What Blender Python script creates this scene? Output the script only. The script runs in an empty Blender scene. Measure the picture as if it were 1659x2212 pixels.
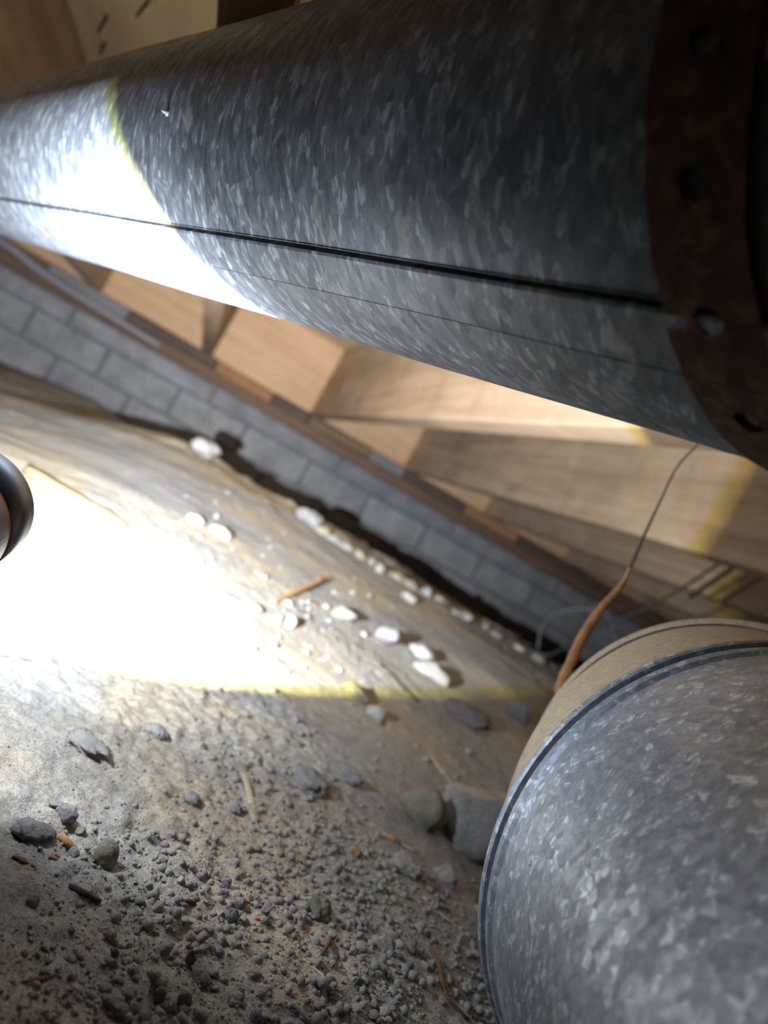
import bpy, bmesh, math, random
import numpy as np
from mathutils import Vector, Matrix

sc = bpy.context.scene
COL = sc.collection
PI = math.pi
random.seed(7)
RNG = np.random.default_rng(7)

# ------------------------------------------------------------------ camera
CAM_H = 0.15                       # the phone is held a hand's width above the dirt
F_PX = 1650.0                      # focal length in pixels of a 1659 x 2212 frame
ROLL = math.radians(29.0)
CR, SR = math.cos(ROLL), math.sin(ROLL)
cam_d = bpy.data.cameras.new('camera')
cam = bpy.data.objects.new('camera', cam_d)
COL.objects.link(cam)
cam.matrix_world = Matrix(((CR, -SR, 0, 0), (0, 0, -1, 0), (SR, CR, 0, CAM_H), (0, 0, 0, 1)))
cam_d.sensor_fit = 'HORIZONTAL'
cam_d.sensor_width = 36.0
cam_d.lens = 36.0 * F_PX / 1659.0
cam_d.clip_start = 0.01
cam_d.clip_end = 50
cam_d.dof.use_dof = True
cam_d.dof.focus_distance = 0.25
cam_d.dof.aperture_fstop = 13.0
sc.camera = cam

# ------------------------------------------------------------------ world, exposure
w = bpy.data.worlds.new('world')
sc.world = w
w.use_nodes = True
w.node_tree.nodes['Background'].inputs[0].default_value = (0.82, 0.9, 1.0, 1)
w.node_tree.nodes['Background'].inputs[1].default_value = 0.03
sc.view_settings.view_transform = 'Standard'
sc.view_settings.look = 'None'
sc.view_settings.gamma = 1.0
sc.view_settings.use_curve_mapping = False
sc.view_settings.exposure = 0.24
SPILL_FILL_W = 8.0                      # lens spill plus light added to fill the foreground
LAMP_W = 76.0                      # flashlight power

# ------------------------------------------------------------------ frames
TQ = math.radians(15.5)            # the joists run 15.5 degrees off the view axis
QV = np.array([math.cos(TQ), math.sin(TQ), 0.0])
JV = np.array([-math.sin(TQ), math.cos(TQ), 0.0])
Z3 = np.array([0.0, 0.0, 1.0])
CAMP = np.array([0.0, 0.0, CAM_H])


def qj(q, j, z):
    return q * QV + j * JV + z * Z3


def ray(px, py):
    x, y = px - 829.5, py - 1106.0
    return np.array([(CR * x + SR * y) / F_PX, 1.0, (SR * x - CR * y) / F_PX])


def at_y(px, py, Y):
    return CAMP + ray(px, py) * Y


def at_z(px, py, z):
    r = ray(px, py)
    return CAMP + r * ((z - CAM_H) / r[2])


def at_j(px, py, j):
    r = ray(px, py)
    return CAMP + r * (j / (r @ JV))


def at_q(px, py, q):
    r = ray(px, py)
    return CAMP + r * (q / (r @ QV))


# ------------------------------------------------------------------ noise / terrain
def vnoise(x, y, seed=0):
    xi, yi = np.floor(x).astype(np.int64), np.floor(y).astype(np.int64)
    fx, fy = x - xi, y - yi
    fx, fy = fx * fx * fx * (fx * (fx * 6 - 15) + 10), fy * fy * fy * (fy * (fy * 6 - 15) + 10)

    def h(a, b):
        n = (a * 374761393 + b * 668265263 + seed * 974634777) & 0x7fffffff
        n = ((n ^ (n >> 13)) * 1274126177) & 0x7fffffff
        n = n ^ (n >> 16)
        return (n & 0xffff) / 65535.0
    a, b, c, d = h(xi, yi), h(xi + 1, yi), h(xi, yi + 1), h(xi + 1, yi + 1)
    return (a + (b - a) * fx + (c - a) * fy + (a - b - c + d) * fx * fy) * 2 - 1


def fbm(x, y, f, octv=4, seed=0, gain=0.5):
    s, a = 0, 1.0
    for k in range(octv):
        s = s + a * vnoise(x * f + 17.3 * k, y * f - 9.1 * k, seed + k)
        f *= 2.03
        a *= gain
    return s


def sstep(a, b, x):
    t = np.clip((x - a) / (b - a), 0, 1)
    return t * t * (3 - 2 * t)


WALL_J = 2.68
JOIST_Z = 0.33                     # underside of the joists
DUCT2 = np.array([0.183, 0.264, CAM_H - 0.061])   # front ring of the lower duct


def terrain(X, Y, fine=True):
    X = np.asarray(X, float)
    Y = np.asarray(Y, float)
    q = QV[0] * X + QV[1] * Y
    j = JV[0] * X + JV[1] * Y
    crest = np.interp(q, [-1.2, -0.7, -0.36, -0.17, 0.0, 0.30, 0.60, 0.925, 1.5, 2.5],
                      [0.03, 0.045, 0.052, 0.066, 0.078, 0.076, 0.060, 0.043, 0.02, 0.0])
    jc = 1.52 + 0.04 * vnoise(q * 4.1, q * 0 + 4.2, 5) + 0.02 * vnoise(q * 13.0, q * 0 + 1.2, 6)
    bank = crest * (0.55 * sstep(0.35, 1.55, j) + 0.45 * np.clip((j - 0.5) / 1.0, 0, 1.02))
    bank = bank - 0.14 * sstep(jc, jc + 0.10, j)
    flat = np.interp(q, [-1.2, -0.60, -0.42, -0.235, 0.02, 0.4], [-0.06, -0.026, 0.0, 0.018, 0.032, 0.034]) * np.clip((j - 0.5) / 2.18, 0, 1.1)
    left = sstep(-0.36, 0.03, q + 0.03 * vnoise(q * 0 + 2.0, j * 5.0, 9))
    h = flat * (1 - left) + bank * left
    amp = 0.25 + 0.75 * sstep(0.3, 1.3, j)
    h = h + amp * 0.003 * fbm(X, Y, 3.3, 3, 11) + 0.0013 * fbm(X, Y, 16.0, 3, 21) * (0.6 + 0.5 * amp)
    # a ragged, crumbly lip
    h = h + 0.011 * np.clip(fbm(q * 0.8, j * 0.8, 16.0, 4, 51) - 0.1, 0, 1.2) * sstep(1.15, 1.45, j) * sstep(-0.25, 0.05, q)
    # ruts where something was dragged along the wall
    h = h + 0.0010 * vnoise(j * 11.0, q * 1.2, 61) * sstep(0.8, 1.2, j)
    if fine:
        cl = np.clip(fbm(X, Y, 5.0, 3, 31) + 0.15, 0, 1)
        h = h + 0.0016 * np.abs(fbm(X, Y, 70.0, 3, 41)) * (0.35 + cl)
        h = h + 0.0008 * fbm(X, Y, 210.0, 2, 43) * (0.3 + cl)
    # the lower duct lies in a hollow of its own
    dx = np.abs(X - DUCT2[0])
    h = h - 0.016 * np.exp(-(dx / 0.07) ** 2) * sstep(0.85, 0.35, Y)
    return h


def gz(x, y):
    return float(terrain(np.array([x]), np.array([y]))[0])


def on_ground(px, py):
    r = ray(px, py)
    t = np.concatenate([np.geomspace(0.12, 4.0, 700)])
    P = CAMP + t[:, None] * r
    d = P[:, 2] - terrain(P[:, 0], P[:, 1])
    k = np.argmax(d < 0)
    if d[k] >= 0:
        k = len(t) - 1
    a = t[k - 1] + (t[k] - t[k - 1]) * d[k - 1] / (d[k - 1] - d[k] + 1e-9)
    return CAMP + a * r


# ------------------------------------------------------------------ mesh helpers
def link(o, parent=None):
    COL.objects.link(o)
    if parent is not None:
        o.parent = parent
    return o


def mesh(name, V, F, mat=None, smooth=False):
    me = bpy.data.meshes.new(name)
    me.from_pydata([tuple(map(float, v)) for v in V], [], F)
    me.update()
    if mat:
        me.materials.append(mat)
    if smooth:
        me.shade_smooth()
    return me


def obj(name, me, parent=None, loc=None):
    o = bpy.data.objects.new(name, me)
    if loc is not None:
        o.location = loc
    return link(o, parent)


def tag(o, label=None, cat=None, group=None, kind=None):
    if label:
        o['label'] = label
    if cat:
        o['category'] = cat
    if group:
        o['group'] = group
    if kind:
        o['kind'] = kind
    return o


def empty(name, loc=(0, 0, 0)):
    o = bpy.data.objects.new(name, None)
    o.empty_display_size = 0.05
    o.location = loc
    return link(o)


def bevel(me, w, seg=1):
    bm = bmesh.new()
    bm.from_mesh(me)
    bmesh.ops.bevel(bm, geom=bm.edges[:], offset=w, segments=seg, affect='EDGES', profile=0.6)
    bm.to_mesh(me)
    bm.free()
    return me


def box_mesh(name, q0, q1, j0, j1, z0, z1, mat, bev=0.0):
    V = [qj(a, b, c_) for c_ in (z0, z1) for a, b in ((q0, j0), (q1, j0), (q1, j1), (q0, j1))]
    F = [(3, 2, 1, 0), (4, 5, 6, 7), (0, 1, 5, 4), (1, 2, 6, 5), (2, 3, 7, 6), (3, 0, 4, 7)]
    me = mesh(name, V, F, mat)
    if bev:
        bevel(me, bev)
    return me


def catmull(P, n):
    P = np.asarray(P, float)
    Q = np.vstack([2 * P[0] - P[1], P, 2 * P[-1] - P[-2]])
    out = []
    for i in range(len(P) - 1):
        a, b, c_, d = Q[i], Q[i + 1], Q[i + 2], Q[i + 3]
        for t in np.linspace(0, 1, n, endpoint=False):
            out.append(0.5 * (2 * b + (c_ - a) * t + (2 * a - 5 * b + 4 * c_ - d) * t * t + (3 * b - a - 3 * c_ + d) * t ** 3))
    out.append(P[-1])
    return np.array(out)


def tube_mesh(name, P, R, mat, sides=10, n=6, wob=0.0, flat=1.0, smooth=True):
    """closed tube along P; R one radius per point of P; flat squashes it"""
    P = np.asarray(P, float)
    R = np.asarray(R, float) * np.ones(len(P))
    PP = catmull(P, n) if n > 1 else P
    RR = np.interp(np.linspace(0, len(P) - 1, len(PP)), np.arange(len(P)), R)
    V, F = [], []
    ref = np.array([0.0, 0.0, 1.0])
    for i, c_ in enumerate(PP):
        t = PP[min(i + 1, len(PP) - 1)] - PP[max(i - 1, 0)]
        t = t / (np.linalg.norm(t) + 1e-12)
        h = np.cross(ref, t)
        if np.linalg.norm(h) < 1e-3:
            h = np.cross(np.array([1.0, 0, 0]), t)
        h /= np.linalg.norm(h)
        v = np.cross(t, h)
        for k in range(sides):
            a = 2 * PI * k / sides
            r = RR[i] * (1 + wob * RNG.uniform(-1, 1))
            V.append(c_ + r * (math.cos(a) * h + flat * math.sin(a) * v))
    m = len(PP)
    for i in range(m - 1):
        for k in range(sides):
            F.append((i * sides + k, i * sides + (k + 1) % sides, (i + 1) * sides + (k + 1) % sides, (i + 1) * sides + k))
    F.append(tuple(range(sides))[::-1])
    F.append(tuple((m - 1) * sides + k for k in range(sides)))
    return mesh(name, V, F, mat, smooth)


def lathe_mesh(name, C0, axis, prof, mat, seg=64, close=True, smooth=True):
    """revolve (s along axis, r) profile"""
    axis = np.asarray(axis, float) / np.linalg.norm(axis)
    h = np.cross(axis, Z3)
    h /= np.linalg.norm(h)
    v = np.cross(h, axis)
    V, F = [], []
    for s, r in prof:
        for k in range(seg):
            a = 2 * PI * k / seg
            V.append(np.asarray(C0) + axis * s + r * (math.cos(a) * h + math.sin(a) * v))
    n = len(prof)
    for i in range(n - 1):
        for k in range(seg):
            F.append((i * seg + k, (i + 1) * seg + k, (i + 1) * seg + (k + 1) % seg, i * seg + (k + 1) % seg))
    if close:
        F.append(tuple(range(seg)))
        F.append(tuple((n - 1) * seg + k for k in range(seg))[::-1])
    return mesh(name, V, F, mat, smooth)


def rock_mesh(name, mat, seed, scale=(1, 1, 1), sub=3, rough=0.18, facets=7, smooth=True):
    """a stone of unit half-size: an icosphere cut by random planes and roughened"""
    bm = bmesh.new()
    bmesh.ops.create_icosphere(bm, subdivisions=sub, radius=1.0)
    bm.verts.ensure_lookup_table()
    V = np.array([v.co[:] for v in bm.verts])
    r = np.random.default_rng(seed)
    for k in range(facets):
        n = r.normal(size=3)
        n /= np.linalg.norm(n)
        d = r.uniform(0.42, 0.82)
        over = V @ n - d
        V -= np.clip(over, 0, None)[:, None] * n * 0.9
    o = r.uniform(-50, 50, 3)
    nn = fbm(V[:, 0] + o[0] + V[:, 2] * 0.7, V[:, 1] + o[1] - V[:, 2] * 0.6, 1.6, 4, int(seed) % 1000)
    n2 = 1.6 * fbm(V[:, 0] * 1.3 + o[1] + V[:, 2] * 0.9, V[:, 1] * 1.3 - o[2] - V[:, 2] * 0.8, 5.0, 2, int(seed) % 997)
    V *= (1 + rough * (nn * 0.6 + n2 * 0.22))[:, None]
    V *= np.array(scale)
    for v, c_ in zip(bm.verts, V):
        v.co = c_
    me = bpy.data.meshes.new(name)
    bm.to_mesh(me)
    bm.free()
    me.materials.append(mat)
    if smooth:
        me.shade_smooth()
    return me


# ------------------------------------------------------------------ materials
def new_mat(name):
    m = bpy.data.materials.new(name)
    m.use_nodes = True
    nt = m.node_tree
    b = nt.nodes['Principled BSDF']
    b.inputs['Specular IOR Level'].default_value = 0.3
    return m, nt, b


def N(nt, typ, **kw):
    n = nt.nodes.new(typ)
    for k, v in kw.items():
        if k.startswith('i_'):
            n.inputs[k[2:].replace('_', ' ')].default_value = v
        else:
            setattr(n, k, v)
    return n


def L(nt, a, b):
    nt.links.new(a, b)


def ramp(nt, src, stops):
    r = N(nt, 'ShaderNodeValToRGB')
    e = r.color_ramp.elements
    while len(e) < len(stops):
        e.new(0.5)
    for k, (p, c_) in enumerate(stops):
        e[k].position = p
        e[k].color = (*c_, 1) if len(c_) == 3 else c_
    L(nt, src, r.inputs[0])
    return r.outputs[0]


def mix(nt, fac, a, b, mode='MIX'):
    m = N(nt, 'ShaderNodeMix', data_type='RGBA', blend_type=mode)
    for s, v in ((m.inputs[0], fac), (m.inputs[6], a), (m.inputs[7], b)):
        if hasattr(v, 'is_output'):
            L(nt, v, s)
        elif isinstance(v, (int, float)):
            s.default_value = v
        else:
            s.default_value = (*v, 1)
    return m.outputs[2]


def math_n(nt, op, a, b=0.0, clamp=False):
    m = N(nt, 'ShaderNodeMath', operation=op, use_clamp=clamp)
    for s, v in ((m.inputs[0], a), (m.inputs[1], b)):
        if hasattr(v, 'is_output'):
            L(nt, v, s)
        else:
            s.default_value = v
    return m.outputs[0]


def noise(nt, vec, scale, detail=4, rough=0.55, dist=0.0):
    n = N(nt, 'ShaderNodeTexNoise')
    n.inputs['Scale'].default_value = scale
    n.inputs['Detail'].default_value = detail
    n.inputs['Roughness'].default_value = rough
    n.inputs['Distortion'].default_value = dist
    if vec is not None:
        L(nt, vec, n.inputs['Vector'])
    return n.outputs['Fac']


def mapping(nt, src, scale=(1, 1, 1), rot=(0, 0, 0), loc=(0, 0, 0)):
    m = N(nt, 'ShaderNodeMapping')
    m.inputs['Scale'].default_value = scale
    m.inputs['Rotation'].default_value = rot
    m.inputs['Location'].default_value = loc
    L(nt, src, m.inputs['Vector'])
    return m.outputs[0]


def bump(nt, b, height, strength=0.4, dist=0.002):
    n = N(nt, 'ShaderNodeBump')
    n.inputs['Strength'].default_value = strength
    n.inputs['Distance'].default_value = dist
    L(nt, height, n.inputs['Height'])
    L(nt, n.outputs[0], b.inputs['Normal'])


def mat_dirt():
    m, nt, b = new_mat('dusty dirt')
    P = N(nt, 'ShaderNodeNewGeometry').outputs['Position']
    n1 = noise(nt, P, 4.5, 5, 0.6, 0.3)
    n2 = noise(nt, P, 60, 5, 0.7)
    n3 = noise(nt, P, 420, 4, 0.75)
    n4 = noise(nt, P, 1700, 3, 0.75)
    base = ramp(nt, n1, [(0.40, (0.385, 0.385, 0.39)), (0.48, (0.44, 0.425, 0.395)), (0.58, (0.53, 0.46, 0.355))])
    c1 = mix(nt, 0.55, base, ramp(nt, n2, [(0.3, (0.45, 0.45, 0.47)), (0.7, (0.72, 0.7, 0.66))]), 'OVERLAY')
    c2 = mix(nt, 0.6, c1, ramp(nt, n3, [(0.35, (0.28, 0.28, 0.29)), (0.65, (0.68, 0.67, 0.65))]), 'OVERLAY')
    c2 = mix(nt, 0.5, c2, ramp(nt, n4, [(0.38, (0.2, 0.2, 0.21)), (0.62, (0.74, 0.73, 0.72))]), 'OVERLAY')
    L(nt, c2, b.inputs['Base Color'])
    b.inputs['Roughness'].default_value = 1.0
    b.inputs['Specular IOR Level'].default_value = 0.1
    h = math_n(nt, 'ADD', math_n(nt, 'MULTIPLY', n3, 1.0), math_n(nt, 'MULTIPLY', n4, 0.6))
    h = math_n(nt, 'ADD', h, math_n(nt, 'MULTIPLY', n2, 2.0))
    bump(nt, b, h, 0.8, 0.0018)
    return m


def mat_stone(name, ca, cb, scale=60, dust=None, spec=0.2):
    m, nt, b = new_mat(name)
    T = N(nt, 'ShaderNodeTexCoord').outputs['Object']
    P = N(nt, 'ShaderNodeNewGeometry')
    oi = N(nt, 'ShaderNodeObjectInfo')
    n1 = noise(nt, P.outputs['Position'], scale, 6, 0.7)
    n2 = noise(nt, P.outputs['Position'], scale * 9, 4, 0.75)
    c1 = ramp(nt, n1, [(0.35, ca), (0.65, cb)])
    c1 = mix(nt, 0.5, c1, ramp(nt, n2, [(0.35, (0.3, 0.3, 0.31)), (0.65, (0.68, 0.67, 0.65))]), 'OVERLAY')
    rv = ramp(nt, oi.outputs['Random'], [(0, (0.36, 0.36, 0.38)), (1, (0.64, 0.62, 0.58))])
    c1 = mix(nt, 0.6, c1, rv, 'OVERLAY')
    if dust:
        sx = N(nt, 'ShaderNodeSeparateXYZ')
        L(nt, P.outputs['Normal'], sx.inputs[0])
        f = math_n(nt, 'ADD', sx.outputs[2], math_n(nt, 'MULTIPLY', math_n(nt, 'SUBTRACT', n1, 0.5), 1.6))
        f = ramp(nt, f, [(0.45, (0, 0, 0)), (0.95, (0.85, 0.85, 0.85))])
        c1 = mix(nt, f, c1, dust)
    L(nt, c1, b.inputs['Base Color'])
    b.inputs['Roughness'].default_value = 0.95
    b.inputs['Specular IOR Level'].default_value = spec
    bump(nt, b, math_n(nt, 'ADD', math_n(nt, 'MULTIPLY', n1, 1.6), n2), 0.8, 0.0016)
    return m


def mat_galv(name, sx_, sy_, dark, light, dust_lo, dust_hi, dustc=(0.30, 0.25, 0.185), stains=0.5, rough=0.46, dist=0.6, metal=0.85):
    """zinc spangle on the metre-scaled UV of the duct, dust on whatever faces up"""
    m, nt, b = new_mat(name)
    uv = N(nt, 'ShaderNodeUVMap', uv_map='uv').outputs[0]
    G = N(nt, 'ShaderNodeNewGeometry')
    P = G.outputs['Position']
    warp = N(nt, 'ShaderNodeTexNoise')
    warp.inputs['Scale'].default_value = 0.9
    warp.inputs['Detail'].default_value = 3
    mp = mapping(nt, uv, (sx_, sy_, 1))
    L(nt, mp, warp.inputs['Vector'])
    vm = N(nt, 'ShaderNodeVectorMath', operation='MULTIPLY_ADD')
    L(nt, warp.outputs['Color'], vm.inputs[0])
    vm.inputs[1].default_value = (dist, dist, 0)
    L(nt, mp, vm.inputs[2])
    vo = N(nt, 'ShaderNodeTexVoronoi', voronoi_dimensions='2D')
    vo.inputs['Scale'].default_value = 1.0
    vo.inputs['Randomness'].default_value = 1.0
    L(nt, vm.outputs[0], vo.inputs['Vector'])
    vo2 = N(nt, 'ShaderNodeTexVoronoi', voronoi_dimensions='2D')
    vo2.inputs['Scale'].default_value = 2.3
    L(nt, vm.outputs[0], vo2.inputs['Vector'])
    sp = N(nt, 'ShaderNodeSeparateColor')
    L(nt, vo.outputs['Color'], sp.inputs[0])
    sp2 = N(nt, 'ShaderNodeSeparateColor')
    L(nt, vo2.outputs['Color'], sp2.inputs[0])
    g = math_n(nt, 'ADD', math_n(nt, 'MULTIPLY', sp.outputs[0], 0.6), math_n(nt, 'MULTIPLY', sp2.outputs[1], 0.4))
    n1 = noise(nt, P, 38, 5, 0.65, 0.4)
    n2 = noise(nt, P, 300, 4, 0.7)
    n3 = noise(nt, mapping(nt, uv, (62, 48, 1)), 1.0, 5, 0.6, 0.9)
    base = ramp(nt, g, [(0.15, dark), (0.72, tuple(a * 0.68 + c_ * 0.32 for a, c_ in zip(dark, light))), (0.9, light)])
    base = mix(nt, 0.35, base, ramp(nt, n1, [(0.3, (0.35, 0.35, 0.36)), (0.7, (0.62, 0.62, 0.61))]), 'OVERLAY')
    st = math_n(nt, 'MULTIPLY', ramp(nt, n3, [(0.61, (0, 0, 0)), (0.68, (1, 1, 1))]), stains)
    base = mix(nt, st, base, (0.42, 0.40, 0.33))
    s3 = N(nt, 'ShaderNodeSeparateXYZ')
    L(nt, G.outputs['Normal'], s3.inputs[0])
    f = math_n(nt, 'ADD', s3.outputs[2], math_n(nt, 'MULTIPLY', math_n(nt, 'SUBTRACT', n1, 0.5), 0.9))
    f = math_n(nt, 'ADD', f, math_n(nt, 'MULTIPLY', math_n(nt, 'SUBTRACT', n2, 0.5), 0.8))
    f = N(nt, 'ShaderNodeMapRange', interpolation_type='SMOOTHSTEP')
    fa = math_n(nt, 'ADD', s3.outputs[2], math_n(nt, 'MULTIPLY', math_n(nt, 'SUBTRACT', n1, 0.5), 0.9))
    fa = math_n(nt, 'ADD', fa, math_n(nt, 'MULTIPLY', math_n(nt, 'SUBTRACT', n2, 0.5), 0.8))
    L(nt, fa, f.inputs[0])
    f.inputs[1].default_value = dust_lo
    f.inputs[2].default_value = dust_hi
    f.inputs[3].default_value = 0.0
    f.inputs[4].default_value = 0.92
    dc = mix(nt, 0.7, dustc, ramp(nt, n2, [(0.3, (0.3, 0.28, 0.25)), (0.7, (0.7, 0.7, 0.7))]), 'OVERLAY')
    n5 = noise(nt, P, 420, 2, 0.5)
    dc = mix(nt, ramp(nt, n5, [(0.68, (0, 0, 0)), (0.73, (0.8, 0.8, 0.8))]), dc, (0.13, 0.085, 0.05))
    colr = mix(nt, f.outputs[0], base, dc)
    L(nt, colr, b.inputs['Base Color'])
    keep = math_n(nt, 'SUBTRACT', 1.0, math_n(nt, 'MAXIMUM', f.outputs[0], st), True)
    L(nt, math_n(nt, 'MULTIPLY', keep, metal), b.inputs['Metallic'])
    rr = math_n(nt, 'ADD', rough, math_n(nt, 'MULTIPLY', sp.outputs[1], 0.16))
    rr = math_n(nt, 'ADD', rr, math_n(nt, 'MULTIPLY', math_n(nt, 'SUBTRACT', 1.0, keep), 0.35), True)
    L(nt, rr, b.inputs['Roughness'])
    h = math_n(nt, 'ADD', math_n(nt, 'MULTIPLY', f.outputs[0], math_n(nt, 'MULTIPLY', n2, 1.5)), math_n(nt, 'MULTIPLY', g, 0.12))
    bump(nt, b, h, 0.35, 0.0009)
    return m


def mat_wood(name, ca, cb, axis='j', scale=1.0, rough=0.75, blot=0.4):
    m, nt, b = new_mat(name)
    P = N(nt, 'ShaderNodeNewGeometry').outputs['Position']
    oi = N(nt, 'ShaderNodeObjectInfo')
    rot = (0, 0, -TQ)
    sc_ = (22 * scale, 1.1 * scale, 22 * scale) if axis == 'j' else (1.1 * scale, 22 * scale, 22 * scale)
    v = mapping(nt, mapping(nt, P, (1, 1, 1), rot), sc_)
    n1 = noise(nt, v, 1.0, 6, 0.6, 1.4)
    n2 = noise(nt, P, 7 * scale, 5, 0.6, 0.8)
    n3 = noise(nt, v, 6.0, 3, 0.6)
    c1 = ramp(nt, n1, [(0.3, ca), (0.7, cb)])
    c1 = mix(nt, blot, c1, ramp(nt, n2, [(0.3, (0.36, 0.35, 0.36)), (0.7, (0.62, 0.6, 0.58))]), 'OVERLAY')
    c1 = mix(nt, 0.35, c1, ramp(nt, n3, [(0.3, (0.4, 0.4, 0.4)), (0.7, (0.6, 0.6, 0.6))]), 'OVERLAY')
    c1 = mix(nt, 0.35, c1, ramp(nt, oi.outputs['Random'], [(0, (0.4, 0.4, 0.42)), (1, (0.62, 0.6, 0.56))]), 'OVERLAY')
    L(nt, c1, b.inputs['Base Color'])
    b.inputs['Roughness'].default_value = rough
    b.inputs['Specular IOR Level'].default_value = 0.25
    bump(nt, b, n1, 0.15, 0.002)
    return m


def mat_plain(name, col, rough=0.6, metal=0.0, var=0.3, scale=80, spec=0.4):
    m, nt, b = new_mat(name)
    P = N(nt, 'ShaderNodeNewGeometry').outputs['Position']
    n1 = noise(nt, P, scale, 4, 0.65)
    c1 = mix(nt, var, col, ramp(nt, n1, [(0.3, (0.3, 0.3, 0.3)), (0.7, (0.7, 0.7, 0.7))]), 'OVERLAY')
    L(nt, c1, b.inputs['Base Color'])
    b.inputs['Roughness'].default_value = rough
    b.inputs['Metallic'].default_value = metal
    b.inputs['Specular IOR Level'].default_value = spec
    bump(nt, b, n1, 0.15, 0.0006)
    return m


def mat_rust():
    m, nt, b = new_mat('rusted strap iron')
    P = N(nt, 'ShaderNodeNewGeometry').outputs['Position']
    n1 = noise(nt, P, 150, 6, 0.7, 0.5)
    n2 = noise(nt, P, 700, 4, 0.7)
    c1 = ramp(nt, n1, [(0.3, (0.022, 0.013, 0.009)), (0.5, (0.055, 0.027, 0.015)), (0.68, (0.13, 0.06, 0.03))])
    L(nt, c1, b.inputs['Base Color'])
    b.inputs['Roughness'].default_value = 0.9
    b.inputs['Metallic'].default_value = 0.15
    bump(nt, b, math_n(nt, 'ADD', n1, n2), 0.6, 0.0012)
    return m


M = dict(
    dirt=mat_dirt(),
    grey=mat_stone('grey stone', (0.30, 0.30, 0.305), (0.44, 0.43, 0.415), 70, (0.50, 0.43, 0.34)),
    dark=mat_stone('dark stone', (0.20, 0.202, 0.21), (0.30, 0.295, 0.29), 90),
    pale=mat_stone('pale stone', (0.43, 0.425, 0.41), (0.54, 0.52, 0.49), 60),
    tan=mat_stone('tan stone', (0.30, 0.27, 0.21), (0.44, 0.40, 0.32), 110),
    clod=mat_stone('dirt clod', (0.36, 0.36, 0.362), (0.49, 0.465, 0.43), 120),
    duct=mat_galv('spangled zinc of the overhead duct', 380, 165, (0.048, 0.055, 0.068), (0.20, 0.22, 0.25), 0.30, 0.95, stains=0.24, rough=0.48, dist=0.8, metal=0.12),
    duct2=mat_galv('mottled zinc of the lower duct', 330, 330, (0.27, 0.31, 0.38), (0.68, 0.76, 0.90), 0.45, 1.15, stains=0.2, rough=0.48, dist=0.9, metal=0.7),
    duct2b=mat_galv('dusty zinc of the elbow', 260, 260, (0.3, 0.3, 0.3), (0.45, 0.45, 0.45), -0.6, 0.2, dustc=(0.56, 0.475, 0.35), stains=0.3),
    block=mat_stone('concrete block', (0.20, 0.205, 0.22), (0.33, 0.33, 0.345), 14),
    mortar=mat_stone('mortar', (0.15, 0.15, 0.155), (0.22, 0.22, 0.22), 30),
    joist=mat_wood('joist lumber', (0.39, 0.265, 0.172), (0.60, 0.45, 0.315), 'j', blot=0.7),
    rim=mat_wood('orange rim board', (0.52, 0.32, 0.18), (0.66, 0.44, 0.275), 'q', 0.7),
    ply=mat_wood('plywood subfloor', (0.70, 0.57, 0.38), (0.84, 0.71, 0.51), 'j', 0.5),
    sill=mat_wood('old sill lumber', (0.12, 0.075, 0.05), (0.25, 0.155, 0.095), 'q', 1.0),
    sill_shade=mat_wood('shadow toned sill lumber', (0.075, 0.055, 0.045), (0.17, 0.12, 0.09), 'q', 1.0),  # lumber darkened to stand in for joist shade
    sill_shade_grey=mat_wood('grey shadow toned sill lumber', (0.17, 0.165, 0.17), (0.28, 0.27, 0.27), 'q', 1.0),
    sill_o=mat_wood('orange sill lumber', (0.27, 0.14, 0.065), (0.40, 0.22, 0.11), 'q', 1.0),
    rust=mat_rust(),
    seam=mat_plain('shadowed seam steel', (0.05, 0.05, 0.055), 0.6, 0.5, 0.2),
    black=mat_plain('black anodised aluminium', (0.16, 0.17, 0.19), 0.38, 0.85, 0.1, 300),
    orange=mat_plain('orange ring', (1.0, 0.24, 0.03), 0.35, 0.0, 0.1),
    white=mat_plain('white print', (0.85, 0.87, 0.9), 0.5, 0.0, 0.0),
    wire=mat_plain('dull wire', (0.13, 0.10, 0.07), 0.7, 0.2, 0.5),
    rootw=mat_plain('fibrous orange root', (0.38, 0.19, 0.085), 0.85, 0.0, 0.7, 260),
    cable=mat_plain('dark cable sheath', (0.045, 0.045, 0.05), 0.55, 0.0, 0.2),
    conduit=mat_plain('grey cable sheath', (0.28, 0.28, 0.30), 0.5, 0.0, 0.2),
    twig=mat_plain('dark twig bark', (0.075, 0.055, 0.042), 0.9, 0.0, 0.6, 400),
    chip=mat_plain('orange wood chip', (0.42, 0.235, 0.095), 0.85, 0.0, 0.7, 500),
    straw=mat_plain('pale straw', (0.56, 0.48, 0.34), 0.8, 0.0, 0.4, 300),
    stick=mat_plain('tan stick', (0.55, 0.34, 0.17), 0.8, 0.0, 0.5, 150),
    bark=mat_plain('brown bark', (0.16, 0.085, 0.05), 0.9, 0.0, 0.6, 300),
    red=mat_plain('red plastic', (0.72, 0.1, 0.08), 0.5, 0.0, 0.1),
    nail=mat_plain('dark nail steel', (0.06, 0.05, 0.045), 0.6, 0.6, 0.3),
)
gl, glt, glb = new_mat('lens glass')
glb.inputs['Base Color'].default_value = (1, 1, 1, 1)
glb.inputs['Roughness'].default_value = 0.0
glb.inputs['Transmission Weight'].default_value = 1.0
glb.inputs['IOR'].default_value = 1.02

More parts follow.
